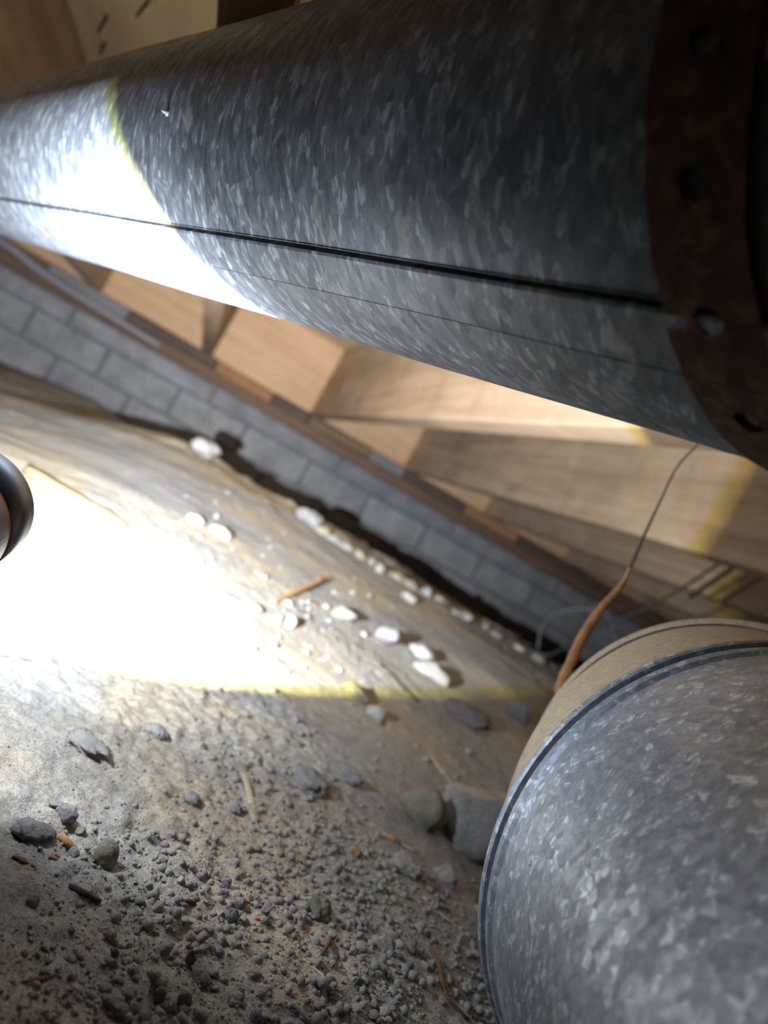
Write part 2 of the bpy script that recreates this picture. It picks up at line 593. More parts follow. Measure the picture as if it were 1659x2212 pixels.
# ------------------------------------------------------------------ floor
def build_floor():
    n = 760
    u = np.linspace(-1, 1, n)
    xs = -0.02 + 0.115 * np.sinh(4.25 * u)
    ys = 0.42 + 0.115 * np.sinh(4.25 * u)
    X, Y = np.meshgrid(xs, ys)
    Zc = terrain(X.ravel(), Y.ravel())
    V = np.c_[X.ravel(), Y.ravel(), Zc].astype(np.float32)
    me = bpy.data.meshes.new('floor')
    me.vertices.add(n * n)
    me.vertices.foreach_set('co', V.ravel())
    i = np.arange(n - 1)
    a = (i[:, None] * n + i[None, :]).ravel()
    F = np.c_[a, a + 1, a + n + 1, a + n].astype(np.int32)
    me.loops.add(F.size)
    me.polygons.add(len(F))
    me.polygons.foreach_set('loop_start', np.arange(0, F.size, 4, dtype=np.int32))
    me.loops.foreach_set('vertex_index', F.ravel())
    me.update(calc_edges=True)
    me.validate()
    me.materials.append(M['dirt'])
    me.shade_smooth()
    return tag(obj('floor', me), 'dusty grey and tan dirt floor of the crawl space', None, None, 'structure')


build_floor()

# ------------------------------------------------------------------ foundation wall, sill, rim, joists, subfloor
Q0, Q1 = -2.6, 4.2
wall = tag(obj('wall_back', box_mesh('wall_back', Q0, Q1, WALL_J + 0.012, WALL_J + 0.19, -0.35, 0.249, M['mortar'])),
           'low grey concrete block foundation wall along the back', None, None, 'structure')
bvar = {}
for row, (z0, z1, ln, off) in enumerate(((0.187, 0.245, 0.50, 0.12), (0.083, 0.180, 0.252, 0.0), (-0.021, 0.076, 0.252, 0.126), (-0.125, -0.028, 0.252, 0.0))):
    meb = []
    for v in range(3):
        me = box_mesh('concrete_block', 0, ln - 0.011, 0, 0.1, 0, z1 - z0, M['block'], 0.004)
        meb.append(me)
    qq = Q0 + off
    k = 0
    while qq < Q1 - ln:
        o = obj('concrete_block', meb[k % 3], wall)
        o.location = qj(qq + random.uniform(-.002, .002), WALL_J + random.uniform(0, .005), z0 + random.uniform(-.001, .001))
        qq += ln
        k += 1

SJ = 2.695
lower = tag(obj('sill_plate', box_mesh('sill_plate', Q0, Q1, SJ, SJ + 0.14, 0.250, 0.289, M['sill'], 0.003)),
            'reddish brown sill plate lying on the concrete block wall', 'beam')
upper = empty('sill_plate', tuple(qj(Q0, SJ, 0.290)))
tag(upper, 'upper sill plate in short boards whose mixed tones imitate joist shadows', 'beam')
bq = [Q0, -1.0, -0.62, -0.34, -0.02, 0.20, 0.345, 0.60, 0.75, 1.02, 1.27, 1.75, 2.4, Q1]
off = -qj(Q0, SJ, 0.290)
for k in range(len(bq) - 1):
    me = box_mesh('board', bq[k] + 0.002, bq[k + 1] - 0.002, SJ + 0.006 + 0.012 * ((k * 5) % 3) / 2, SJ + 0.14, 0.290, 0.329, M[('sill_shade', 'sill', 'sill_shade_grey', 'sill_shade', 'sill_o')[k % 5]], 0.003)  # board tones alternate to put the joist shadows into the plate's colour
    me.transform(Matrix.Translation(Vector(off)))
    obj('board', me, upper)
rim = tag(obj('rim_board', box_mesh('rim_board', Q0, Q1, SJ + 0.08, SJ + 0.12, 0.331, 0.592, M['rim'], 0.002)),
          'orange rim board closing the joist bays above the sill', 'board')

JQ = [-1.31, -0.90, -0.495, -0.087, 0.345, 0.75, 1.12, 1.52, 1.93, 2.35]
JL = ['floor joist at the far left edge of the crawl space',
      'second floor joist left of the overhead duct',
      'dark brown floor joist beside the cream subfloor with nails',
      'grey floor joist seen end on above the left of the block wall',
      'pale floor joist lit brightly under the overhead duct',
      'mottled tan floor joist behind the hanging wire',
      'third tan floor joist from the duct, shorter in view',
      'small brown floor joist above the dark cables',
      'floor joist behind the lower duct elbow, second from the right end',
      'floor joist at the far right end of the wall']
for k, (q0, lb) in enumerate(zip(JQ, JL)):
    j = obj('floor_joist', box_mesh('floor_joist', q0, q0 + 0.04, -1.2, SJ + 0.079, JOIST_Z, 0.591, M['joist'], 0.002))
    tag(j, lb, 'joist', 'floor joists under the subfloor')
ceil = tag(obj('ceiling', box_mesh('ceiling', Q0, Q1, -1.25, SJ + 0.15, 0.612, 0.640, M['ply'])),
           'plywood subfloor overhead', None, None, 'structure')
for q0, q1 in ((Q0, -1.293), (-1.289, -0.074), (-0.066, 1.138), (1.142, 2.36), (2.364, Q1)):
    for a, b in ((-1.25, 0.05), (0.054, 1.27), (1.274, SJ + 0.15)):
        obj('subfloor_panel', box_mesh('subfloor_panel', q0, q1, a, b, 0.593, 0.612, M['ply'], 0.001), ceil)

# ------------------------------------------------------------------ overhead duct
TD = math.radians(43.7)
DV = np.array([-math.sin(TD), math.cos(TD), 0.0])
PV = np.array([math.cos(TD), math.sin(TD), 0.0])
DD = 0.195
PHI = math.radians(35.2)
DC = CAMP + DD * (math.cos(PHI) * PV + math.sin(PHI) * Z3)
DR = 0.317 * DD
FACE = PI + PHI                     # angle on the section (from PV towards up) that faces the camera


def dpt(s, a, r=DR):
    """point of the overhead duct: s along it, a degrees round it from the side that faces the camera (positive = down)"""
    t = FACE + math.radians(a)
    return DC + s * DV + r * (math.cos(t) * PV + math.sin(t) * Z3)


def uv_layer(me, fn, wrap=0.0):
    uvl = me.uv_layers.new(name='uv')
    for pl in me.polygons:
        uv = [fn(me.loops[k].vertex_index) for k in pl.loop_indices]
        top = max(v for u, v in uv)
        for k, (u, v) in zip(pl.loop_indices, uv):
            if wrap and top - v > wrap / 2:
                v += wrap              # the face that closes the round
            uvl.data[k].uv = (u, v)


def build_duct():
    root = empty('overhead_duct', tuple(DC))
    tag(root, 'dark galvanized round duct with a long seam hung under the joists', 'duct')
    inv = -DC
    S = np.linspace(-0.62, 2.3, 90)
    # profile round: (angle, radius); a folded lock seam between 18.5 and 33 degrees
    prof = []
    for a in np.linspace(33.7, 378.0, 120):
        prof.append((a, DR))
    prof += [(378.2, DR + 0.0005), (378.6, DR + 0.0002), (378.8, DR - 0.0028), (379.6, DR - 0.0028), (379.8, DR + 0.0008)]
    for a in np.linspace(380.6, 392.8, 8):
        prof.append((a, DR + 0.0012))
    prof += [(392.9, DR + 0.0014), (393.45, DR)]
    nA = len(prof)
    V, F = [], []
    for s in S:
        for a, r in prof:
            V.append(dpt(s, a, r + 0.00025 * math.sin(s * 31 + a * 0.11)) + inv)
    for i in range(len(S) - 1):
        for k in range(nA - 1):
            F.append((i * nA + k, i * nA + k + 1, (i + 1) * nA + k + 1, (i + 1) * nA + k))
        F.append((i * nA + nA - 1, i * nA, (i + 1) * nA, (i + 1) * nA + nA - 1))
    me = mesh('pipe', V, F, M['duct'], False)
    uv_layer(me, lambda vi: (S[vi // nA], math.radians(prof[vi % nA][0]) * DR), 2 * PI * DR)
    bm = bmesh.new()
    bm.from_mesh(me)
    bmesh.ops.recalc_face_normals(bm, faces=bm.faces[:])
    bm.to_mesh(me)
    bm.free()
    me.set_sharp_from_angle(angle=math.radians(24))
    me.shade_smooth()
    me.set_sharp_from_angle(angle=math.radians(24))
    obj('pipe', me, root)
    # small screw / rivet near the lit edge
    c0 = dpt(0.3238, -20.5, DR) + inv
    nrm = (dpt(0.3238, -20.5, 1.0) - dpt(0.3238, -20.5, 0.0))
    scr = lathe_mesh('sheet_metal_screw', c0, nrm, [(-0.0008, 0.0012), (0.0003, 0.0013), (0.0006, 0.0008), (0.0018, 0.0006), (0.0026, 0.0002)], M['conduit'], 12)
    tag(obj('sheet_metal_screw', scr, root), 'small bright screw tip in the duct side')
    return root


build_duct()


def build_strap():
    """rusted perforated hanger strap: hangs from the subfloor, loops under the duct and back up"""
    s0, wd = STRAP_S, 0.020
    r = DR + 0.0012
    path = []
    top = 0.589
    # section coordinates (p, z)
    pc, zc = DC @ PV, DC[2]
    for z in np.arange(top, zc, -0.0065):
        path.append((pc - r, z))
    for a in np.linspace(PI, 2 * PI, 34):
        path.append((pc + r * math.cos(a), zc + r * math.sin(a)))
    for z in np.arange(zc, top, 0.0065):
        path.append((pc + r, z))
    # resample in 6.4 mm steps; a hole every third cell
    P = np.array(path)
    ln = np.r_[0, np.cumsum(np.hypot(*np.diff(P, axis=0).T))]
    cell = 0.0062
    m = int(ln[-1] / cell)
    T = np.linspace(0, ln[-1], m + 1)
    Q = np.c_[np.interp(T, ln, P[:, 0]), np.interp(T, ln, P[:, 1])]
    V, F = [], []

    def pt(t, v):
        k = np.clip(t / ln[-1] * m, 0, m)
        i = min(int(k), m - 1)
        f = k - i
        pz = Q[i] * (1 - f) + Q[i + 1] * f
        ang = -math.degrees(math.atan2(pz[1] - zc, pz[0] - pc)) if pz[1] < zc else (180.0 if pz[0] < pc else 60.0)
        return PV * pz[0] + Z3 * pz[1] + DV * (DC @ DV + s0 + 0.00027 * (max(ang, 60.0) - 130.0) + v)
    nseg = 12
    hole_r = 0.0030
    pitch = 0.0235
    nb = int(ln[-1] / pitch)
    for c_ in range(nb):
        t0, t1 = c_ * pitch, (c_ + 1) * pitch
        tm = (t0 + t1) / 2
        # three squares across the cell: solid, pierced, solid
        e = 0.0055
        jag = [random.uniform(-.0006, .0006) for _ in range(8)]
        base = len(V)
        for tt in (t0, tm - e, tm + e, t1):
            for vv in (-wd / 2, -e, e, wd / 2):
                V.append(pt(tt, vv + (random.uniform(-.0005, .0005) if abs(vv) > e else 0)))
        for i in range(3):
            for k in range(3):
                if (i, k) == (1, 1):
                    continue
                F.append((base + i * 4 + k, base + i * 4 + k + 1, base + (i + 1) * 4 + k + 1, base + (i + 1) * 4 + k))
        ring_o = [base + 5, base + 6, base + 10, base + 9]
        hb = len(V)
        for k in range(nseg):
            a = 2 * PI * k / nseg - 3 * PI / 4
            V.append(pt(tm + hole_r * math.sin(a), hole_r * math.cos(a)))
        # corners are at -135, -45, 45, 135 degrees in (v,t)
        per = nseg // 4
        for k in range(4):
            for i in range(per):
                F.append((ring_o[k], hb + (k * per + i + 1) % nseg, hb + (k * per + i) % nseg))
            F.append((ring_o[k], ring_o[(k + 1) % 4], hb + ((k + 1) * per) % nseg))
    o0 = np.array(V).mean(0)
    me = mesh('hanger_strap', [np.array(v) - o0 for v in V], F, M['rust'])
    bm = bmesh.new()
    bm.from_mesh(me)
    bmesh.ops.remove_doubles(bm, verts=bm.verts[:], dist=0.00002)
    bmesh.ops.recalc_face_normals(bm, faces=bm.faces[:])
    bm.to_mesh(me)
    bm.free()
    o = obj('hanger_strap', me, None, tuple(o0))
    sm = o.modifiers.new('thickness', 'SOLIDIFY')
    sm.thickness = 0.0009
    sm.offset = 0
    tag(o, 'rusty brown perforated hanger strap looped under the overhead duct', 'strap')


STRAP_S = 0.0795
build_strap()

# ------------------------------------------------------------------ lower duct with elbow
def rings_loft(name, rings, mat, seg=128, caps=False):
    """rings: (centre, normal, radius); v of the uv runs along, u round"""
    V, F, UV = [], [], []
    s = 0
    for i, (c_, n, r) in enumerate(rings):
        n = np.asarray(n, float) / np.linalg.norm(n)
        h = np.cross(Z3, n)
        h /= np.linalg.norm(h)
        v = np.cross(n, h)
        if i:
            s += np.linalg.norm(np.asarray(c_) - np.asarray(rings[i - 1][0])) + abs(r - rings[i - 1][2])
        for k in range(seg):
            a = 2 * PI * k / seg
            V.append(np.asarray(c_) + r * (math.cos(a - 2.2) * h + math.sin(a - 2.2) * v))
            UV.append((s, a * 0.096))
    for i in range(len(rings) - 1):
        for k in range(seg):
            F.append((i * seg + k, i * seg + (k + 1) % seg, (i + 1) * seg + (k + 1) % seg, (i + 1) * seg + k))
    me = mesh(name, V, F, mat)
    uv_layer(me, lambda vi: UV[vi], 2 * PI * 0.096)
    bm = bmesh.new()
    bm.from_mesh(me)
    bmesh.ops.recalc_face_normals(bm, faces=bm.faces[:])
    bm.to_mesh(me)
    bm.free()
    me.shade_smooth()
    me.set_sharp_from_angle(angle=math.radians(22))
    return me


def build_lower_duct():
    C1 = DUCT2
    root = empty('round_duct', tuple(C1))
    tag(root, 'dusty galvanized round duct with a beaded elbow lying on the dirt', 'duct')
    yv = np.array([0.0, 1.0, 0.0])

    def R(s, r):
        return (yv * s, yv, r)
    near = [R(-0.75, 0.0945)] + [R(-0.75 + 0.03 * k, 0.0945 + 0.00015 * math.sin(k * 2.1)) for k in range(1, 25)]
    near += [R(-0.0100, 0.0945), R(-0.0085, 0.0958), R(-0.0065, 0.0962), R(-0.0048, 0.0962), R(-0.0042, 0.0945), R(-0.0030, 0.0945)]
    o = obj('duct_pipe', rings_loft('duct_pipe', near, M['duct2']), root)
    tag(o, 'mottled grey front length of the duct')
    bead = [R(-0.0036, 0.0950), R(-0.0030, 0.0974), R(-0.0018, 0.0980), R(0.0004, 0.0980), R(0.0016, 0.0974), R(0.0020, 0.0950)]
    o = obj('bead_ring', rings_loft('bead_ring', bead, M['duct2']), root)
    L_, th, az, el, tz = 0.077, 0.202, 0.637, 0.017, 0.133
    C2 = np.array([L_ * math.sin(th) * math.cos(tz), L_ * math.cos(th) * math.cos(tz), L_ * math.sin(tz)])
    n2 = np.array([math.sin(az) * math.cos(el), math.cos(az) * math.cos(el), math.sin(el)])
    gore = []
    for t in np.linspace(0, 1, 14):
        n = yv * (1 - t) + n2 * t
        gore.append((yv * 0.001 * (1 - t) + C2 * t, n, 0.0945 + (0.0905 - 0.0945) * t))
    obj('elbow_gore', rings_loft('elbow_gore', gore, M['duct2b']), root)
    b2 = [(C2 + n2 * d, n2, r) for d, r in ((-0.004, 0.0905), (-0.003, 0.0930), (-0.001, 0.0938), (0.001, 0.0938), (0.002, 0.0928), (0.003, 0.0900))]
    obj('bead_ring', rings_loft('bead_ring', b2, M['duct2b']), root)
    az3 = 1.35
    n3 = np.array([math.sin(az3), math.cos(az3), -0.02])
    C3 = C2 + 0.075 * np.array([math.sin(1.0), math.cos(1.0), -0.01])
    gore = []
    for t in np.linspace(0, 1, 12):
        n = n2 * (1 - t) + n3 * t
        gore.append((C2 + n2 * 0.002 * (1 - t) + (C3 - C2) * t, n, 0.0925 - 0.001 * t))
    obj('elbow_gore', rings_loft('elbow_gore', gore, M['duct2b']), root)
    run = [(C3 + n3 * s, n3, 0.0915) for s in np.linspace(0, 1.2, 12)]
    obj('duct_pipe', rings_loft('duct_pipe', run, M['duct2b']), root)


build_lower_duct()

# ------------------------------------------------------------------ flashlight (its beam and an added fill light)
LA_AZ, LA_EL, LA_HALF = math.radians(-10.75), math.radians(13.3), math.radians(41.2)
LAX = np.array([math.sin(LA_AZ) * math.cos(LA_EL), math.cos(LA_AZ) * math.cos(LA_EL), math.sin(LA_EL)])
TORCH_PX, TORCH_Y = (-62, 1085), 0.246     # centre of the bezel
RIM_R = 0.0200


def build_flashlight():
    C0 = at_y(*TORCH_PX, TORCH_Y)
    root = empty('flashlight', tuple(C0))
    tag(root, 'black flashlight head with an orange ring shining from the left edge', 'flashlight')
    Z0 = np.zeros(3)
    head = [(-0.0005, 0.0196), (-0.0012, RIM_R), (-0.0090, RIM_R), (-0.0094, 0.0193), (-0.0102, 0.0193)]
    bz = lathe_mesh('bezel', Z0, LAX, [(0.0, 0.0186), (0.0, 0.0194), (-0.0008, RIM_R), (-0.0178, RIM_R), (-0.0178, 0.0186), (-0.004, 0.0186)], M['black'], 72, False)
    obj('bezel', bz, root)
    rg = lathe_mesh('accent_ring', Z0, LAX, [(-0.0178, 0.0186), (-0.0178, 0.0197), (-0.0196, 0.0197), (-0.0196, 0.0186)], M['orange'], 72, False)
    tag(obj('accent_ring', rg, root), 'bright orange accent ring')
    hd = lathe_mesh('head', Z0, LAX, [(-0.0196, 0.018), (-0.0196, 0.0199), (-0.034, 0.0199), (-0.038, 0.0168), (-0.044, 0.0140), (-0.046, 0.0132), (-0.046, 0.004)], M['black'], 72, False)
    obj('head', hd, root)
    tb = lathe_mesh('tube', Z0, LAX, [(-0.046, 0.0132)] + [(-0.047 - 0.006 * k - d, r) for k in range(14) for d, r in ((0, 0.0128), (0.001, 0.0124), (0.004, 0.0124), (0.005, 0.0128))] + [(-0.135, 0.0135), (-0.155, 0.0135), (-0.157, 0.012)], M['black'], 48, True)
    obj('tube', tb, root)
    rf = lathe_mesh('reflector', Z0, LAX, [(-0.0030, 0.0184), (-0.010, 0.0162), (-0.016, 0.0118), (-0.0205, 0.0045), (-0.0205, 0.001)], M['white'], 48, False)
    obj('reflector', rf, root)
    # a short white printed bar on the head, just behind the orange ring
    h = np.cross(LAX, Z3)
    h /= np.linalg.norm(h)
    v = np.cross(h, LAX)
    V, F = [], []
    a0 = MARK_A
    for s in (-0.0262, -0.0205):
        for k in range(7):
            a = a0 + math.radians(4) * k / 6
            for r in (0.0197, 0.02):
                V.append(LAX * s + r * (math.cos(a) * h + math.sin(a) * v))
    for k in range(6):
        a, b = 2 * k, 14 + 2 * k
        F += [(a + 1, a + 3, b + 3, b + 1), (a, b, b + 2, a + 2), (a, a + 2, a + 3, a + 1), (b, b + 1, b + 3, b + 2)]
    F += [(0, 1, 15, 14), (12, 26, 27, 13)]
    tag(obj('printed_mark', mesh('printed_mark', V, F, M['white']), root), 'white printed bar')
    # the beam: a real spot light sunk in the reflector
    ld = bpy.data.lights.new('flashlight_beam', 'SPOT')
    ld.energy = LAMP_W
    ld.spot_size = 2 * (LA_HALF + math.radians(0.8))
    ld.spot_blend = 0.01
    ld.shadow_soft_size = 0.0012
    ld.color = (0.86, 0.93, 1.0)
    ld.use_nodes = True
    nt = ld.node_tree
    em = nt.nodes['Emission']
    tc = N(nt, 'ShaderNodeTexCoord')
    sp = N(nt, 'ShaderNodeSeparateXYZ')
    L(nt, tc.outputs['Normal'], sp.inputs[0])
    ang = math_n(nt, 'MULTIPLY', math_n(nt, 'ARCCOSINE', math_n(nt, 'ABSOLUTE', sp.outputs[2])), 1.0 / (PI / 2))
    hd_ = math.degrees(LA_HALF) / 90.0
    colr = ramp(nt, ang, [(0.0, (2.6, 2.6, 2.6)), (0.10, (2.3, 2.3, 2.3)), (0.22, (1.6, 1.6, 1.6)), (0.34, (0.82, 0.82, 0.82)),
                          (hd_ - 0.024, (0.56, 0.56, 0.56)), (hd_ - 0.014, (0.46, 0.43, 0.14)), (hd_ - 0.004, (0.28, 0.25, 0.07)), (hd_ + 0.004, (0.0, 0.0, 0.0))])
    L(nt, colr, em.inputs['Color'])
    lo = bpy.data.objects.new('flashlight_beam', ld)
    lo.rotation_euler = Vector(LAX).to_track_quat('-Z', 'Y').to_euler()
    lo.location = tuple(-LAX * LAMP_BACK)
    link(lo, root)
    gd = bpy.data.lights.new('flashlight_spill_fill', 'POINT')    # lens spill, extended behind the rim as added fill for the foreground
    gd.energy = SPILL_FILL_W
    gd.shadow_soft_size = 0.006
    gd.color = (0.84, 0.92, 1.0)
    gd.use_nodes = True
    n2 = gd.node_tree
    tc = N(n2, 'ShaderNodeTexCoord')
    sp = N(n2, 'ShaderNodeSeparateXYZ')
    L(n2, tc.outputs['Normal'], sp.inputs[0])
    ang = math_n(n2, 'MULTIPLY', math_n(n2, 'ARCCOSINE', math_n(n2, 'MULTIPLY', sp.outputs[2], SPILL_FILL_SIGN)), 1.0 / PI)
    L(n2, ramp(n2, ang, [(0.0, (.3, .3, .3)), (0.22, (1, 1, 1)), (0.29, (0.5, 0.5, 0.5)), (0.36, (0.16, 0.16, 0.16)), (0.46, (0.10, 0.10, 0.10)), (0.56, (0.10, 0.10, 0.10)), (0.68, (0.0, 0.0, 0.0))]), n2.nodes['Emission'].inputs['Color'])
    go = bpy.data.objects.new('flashlight_spill_fill', gd)
    go.rotation_euler = lo.rotation_euler
    go.location = tuple(LAX * 0.008)
    link(go, root)
    ln = lathe_mesh('lens', Z0, LAX, [(-0.0022, 0.0185), (-0.0030, 0.0185)], gl, 48, True)
    return root


SPILL_FILL_SIGN = -1.0
MARK_A = math.radians(13)
LAMP_BACK = 0.0162
build_flashlight()

# ------------------------------------------------------------------ stones one can point to
def stone(px, py, wpx, hpx, mat, label, seed, name='stone', cat='stone', flat=0.6, rough=0.2, facets=6, yaw=None, sink=0.25, depth=0.8, sub=4, lift=0.0):
    """a stone whose visible blob is wpx along the slope of the picture's ground line and hpx across it"""
    P = on_ground(px, py)
    m = P[1] / F_PX
    a = wpx * m / 2
    c_ = max(hpx * m / 2, a * 0.25)
    b = a * depth
    me = rock_mesh(name, M[mat], seed, (a, b, c_), sub, rough, facets)
    o = obj(name, me)
    yw = random.uniform(-.4, .4) if yaw is None else yaw
    o.rotation_euler = (random.uniform(-.12, .12), random.uniform(-.12, .12), yw)
    zg = gz(P[0], P[1] + b * 0.3)
    o.location = (P[0], P[1] + b * 0.3, zg + c_ * (1 - 2 * sink) + lift)
    return tag(o, label, cat)


stone(1003, 1838, 205, 190, 'grey', 'large rounded grey rock wedged against the lower duct', 101, 'rock', 'rock', rough=0.16, facets=5, sink=0.12, depth=0.75)
stone(898, 1775, 110, 100, 'tan', 'tan grey dusty stone leaning left of the large rock', 102, rough=0.2, facets=6, sink=0.2)
stone(948, 1790, 46, 52, 'tan', 'small tan stone in the gap between two bigger rocks', 103, sink=0.2)
stone(668, 1705, 82, 58, 'clod', 'blue grey crumbly clod in the middle of the dirt', 104, 'dirt_clod', 'clod', rough=0.35, facets=3, sink=0.25)
stone(757, 1697, 44, 32, 'dark', 'small dark clod right of the blue grey clod', 105, 'dirt_clod', 'clod', rough=0.35, sink=0.2)
stone(938, 1476, 118, 40, 'pale', 'flat white slab just above the light edge', 106, 'stone_slab', 'stone', rough=0.18, facets=9, sink=0.15, yaw=-.15)
stone(1012, 1566, 150, 46, 'dark', 'long dark slab just below the light edge', 107, 'stone_slab', 'stone', rough=0.25, facets=8, sink=0.15, yaw=-.1)
stone(1113, 1550, 66, 46, 'dark', 'squarish dark stone close to the elbow of the duct', 108, rough=0.14, facets=9, sink=0.15)
stone(828, 1392, 62, 46, 'pale', 'white chip standing upright with a brown shadow', 109, 'stone_chip', 'stone', rough=0.15, facets=9, sink=0.1)
stone(734, 1338, 62, 34, 'pale', 'white flat chip above left of the upright chip', 110, 'stone_chip', 'stone', rough=0.15, facets=9, sink=0.15)
stone(905, 1418, 60, 30, 'pale', 'crumbly white stone between the chip and the white slab', 111, rough=0.3, sink=0.2)
stone(762, 1507, 66, 36, 'tan', 'tan stone straddling the yellow edge of the light', 112, rough=0.2, sink=0.2)
stone(808, 1549, 48, 32, 'grey', 'grey stone just below the yellow light edge', 113, rough=0.15, sink=0.2)
stone(592, 1345, 32, 26, 'grey', 'grey half of a pair of small stones below the twig', 114, sink=0.2)
stone(620, 1352, 32, 30, 'pale', 'white half of a pair of small stones below the twig', 115, sink=0.15)
stone(541, 1318, 44, 26, 'pale', 'white pebble left of the pair below the twig', 116, sink=0.2)
stone(471, 1158, 50, 26, 'pale', 'flat white pebble right of the tan stick', 117, 'stone', 'stone', sink=0.2)
stone(418, 1128, 36, 22, 'pale', 'rounded white pebble above the flat white one', 118, sink=0.2)
stone(880, 1298, 34, 24, 'pale', 'lone white stone on the slope below the crest', 119, sink=0.2)
stone(430, 988, 70, 40, 'clod', 'white boulder jutting from the dirt crest before the wall', 120, 'rock', 'rock', rough=0.25, facets=6, sink=0.05)
stone(664, 1130, 66, 34, 'clod', 'pale lump on the crest where the dark gap starts', 128, 'dirt_clod', 'clod', rough=0.4, facets=2, sink=0.25)
stone(214, 1862, 66, 66, 'tan', 'round tan stone in the foreground dirt at left', 122, rough=0.14, facets=5, sink=0.28)
stone(65, 1958, 32, 30, 'dark', 'small smooth dark pebble alone at the lower left', 123, rough=0.08, facets=4, sink=0.2)
stone(52, 1812, 98, 40, 'dark', 'flat dark brown clod at the left edge', 124, 'dirt_clod', 'clod', rough=0.3, facets=4, sink=0.3)
stone(134, 1768, 52, 34, 'clod', 'pale crumbly clod above the orange wood chip', 125, 'dirt_clod', 'clod', rough=0.4, facets=3, sink=0.25)
stone(118, 1746, 40, 22, 'clod', 'flat grey flake above the pale crumbly clod', 126, 'dirt_clod', 'clod', rough=0.4, facets=4, sink=0.25)
stone(168, 1802, 24, 22, 'tan', 'tiny tan stone just right of the orange wood chip', 127, sink=0.2)
stone(170, 1588, 40, 28, 'tan', 'flat tan stone below the light edge at left', 128, rough=0.2, facets=8, sink=0.25)
stone(190, 1628, 96, 26, 'clod', 'spread out pale clod under the flat tan stone', 129, 'dirt_clod', 'clod', rough=0.4, facets=2, sink=0.35)
stone(336, 1586, 56, 26, 'clod', 'pale clod right of the flat tan stone', 130, 'dirt_clod', 'clod', rough=0.4, facets=3, sink=0.3)
stone(293, 1580, 22, 20, 'dark', 'dark pebble left of a pale clod', 131, sink=0.25)
stone(414, 1736, 46, 26, 'clod', 'crumbly grey clod left of the pale straw', 132, 'dirt_clod', 'clod', rough=0.4, facets=3, sink=0.25)
stone(505, 1755, 34, 24, 'clod', 'little grey clod close to the pale straw', 133, 'dirt_clod', 'clod', rough=0.35, sink=0.25)
stone(510, 1957, 34, 30, 'grey', 'angular grey stone left of the red flecks', 134, rough=0.3, facets=7, sink=0.15)
stone(497, 1989, 38, 28, 'dark', 'dark angular stone under the angular grey one', 135, rough=0.3, facets=7, sink=0.2)
stone(570, 1972, 26, 34, 'grey', 'grey stone right of the red flecks', 136, rough=0.2, sink=0.2)
stone(678, 1978, 54, 46, 'tan', 'tan lump standing among the gravel', 137, 'dirt_clod', 'clod', rough=0.4, facets=3, sink=0.2)
stone(386, 1909, 20, 20, 'pale', 'tiny pale pebble left of the gravel bank', 138, sink=0.2)
stone(484, 1912, 26, 26, 'grey', 'rounded grey pebble above the angular stones', 139, sink=0.2)
stone(338, 2163, 30, 36, 'dark', 'upright dark pebble at the bottom edge', 140, rough=0.12, facets=3, sink=0.2)
stone(354, 2186, 26, 26, 'grey', 'round grey pebble under the upright dark one', 141, rough=0.12, facets=3, sink=0.2)
stone(392, 2176, 34, 40, 'dark', 'knobbly dark pebble third in the row at the bottom', 142, rough=0.3, facets=3, sink=0.2)
stone(403, 2082, 34, 44, 'dark', 'jagged dark shard pointing up at the bottom centre left', 143, 'stone_shard', 'stone', rough=0.3, facets=8, sink=0.2)
stone(425, 2120, 60, 26, 'dark', 'dark clod trailing right of the jagged shard', 144, 'dirt_clod', 'clod', rough=0.45, facets=3, sink=0.25)
stone(244, 2188, 56, 26, 'dark', 'wide flat dark stone at the bottom left', 145, rough=0.25, facets=6, sink=0.25)
stone(243, 2066, 24, 20, 'dark', 'small dark pebble in the grey foreground', 146, sink=0.2)
stone(152, 1848, 34, 24, 'clod', 'grey pebble under the orange wood chip', 147, sink=0.25)
stone(870, 1885, 70, 44, 'clod', 'low grey clod left of the large rock', 148, 'dirt_clod', 'clod', rough=0.35, facets=3, sink=0.3)
stone(965, 1905, 54, 44, 'clod', 'grey clod at the foot of the large rock', 149, 'dirt_clod', 'clod', rough=0.35, facets=3, sink=0.3)
stone(830, 2050, 44, 34, 'clod', 'grey clod among the gravel in the lower middle', 150, 'dirt_clod', 'clod', rough=0.35, facets=3, sink=0.25)
stone(700, 1822, 30, 22, 'clod', 'small clod in the tan patch', 151, 'dirt_clod', 'clod', rough=0.35, sink=0.25)
stone(640, 1612, 24, 18, 'tan', 'reddish tan pebble under the light edge', 152, sink=0.25)


# crumbs along the crest of the dirt
CREST = [(696, 1140), (716, 1154), (742, 1174), (775, 1196), (801, 1208), (818, 1222), (858, 1243), (884, 1254), (920, 1274), (948, 1290),
         (985, 1314), (1002, 1324), (1048, 1350), (1070, 1364), (1120, 1390), (1160, 1414)]
ORD = ['first', 'second', 'third', 'fourth', 'fifth', 'sixth', 'seventh', 'eighth', 'ninth', 'tenth', 'eleventh', 'twelfth', 'thirteenth',
       'fourteenth', 'fifteenth', 'sixteenth', 'seventeenth', 'eighteenth', 'nineteenth', 'twentieth']
for k, (px, py) in enumerate(CREST):
    o = stone(px, py + random.uniform(7, 14), random.uniform(16, 44), random.uniform(12, 26), 'grey' if k % 3 else 'tan', None, 300 + k, 'dirt_clod', 'clod', rough=0.5, facets=3, sink=0.36, sub=3)
    tag(o, ORD[k] + ' crumbly clod from the left in the row on the dirt crest', 'clod', 'clods along the dirt crest')


# ------------------------------------------------------------------ pebbles in numbers
PEB = {m: [rock_mesh('pebble', M[m], 700 + 10 * i + k, (1, random.uniform(.7, .95), random.uniform(.55, .8)), 2, 0.28, 5) for k in range(4)]
       for i, m in enumerate(('grey', 'clod', 'dark', 'tan', 'pale'))}


PEBBLES = []


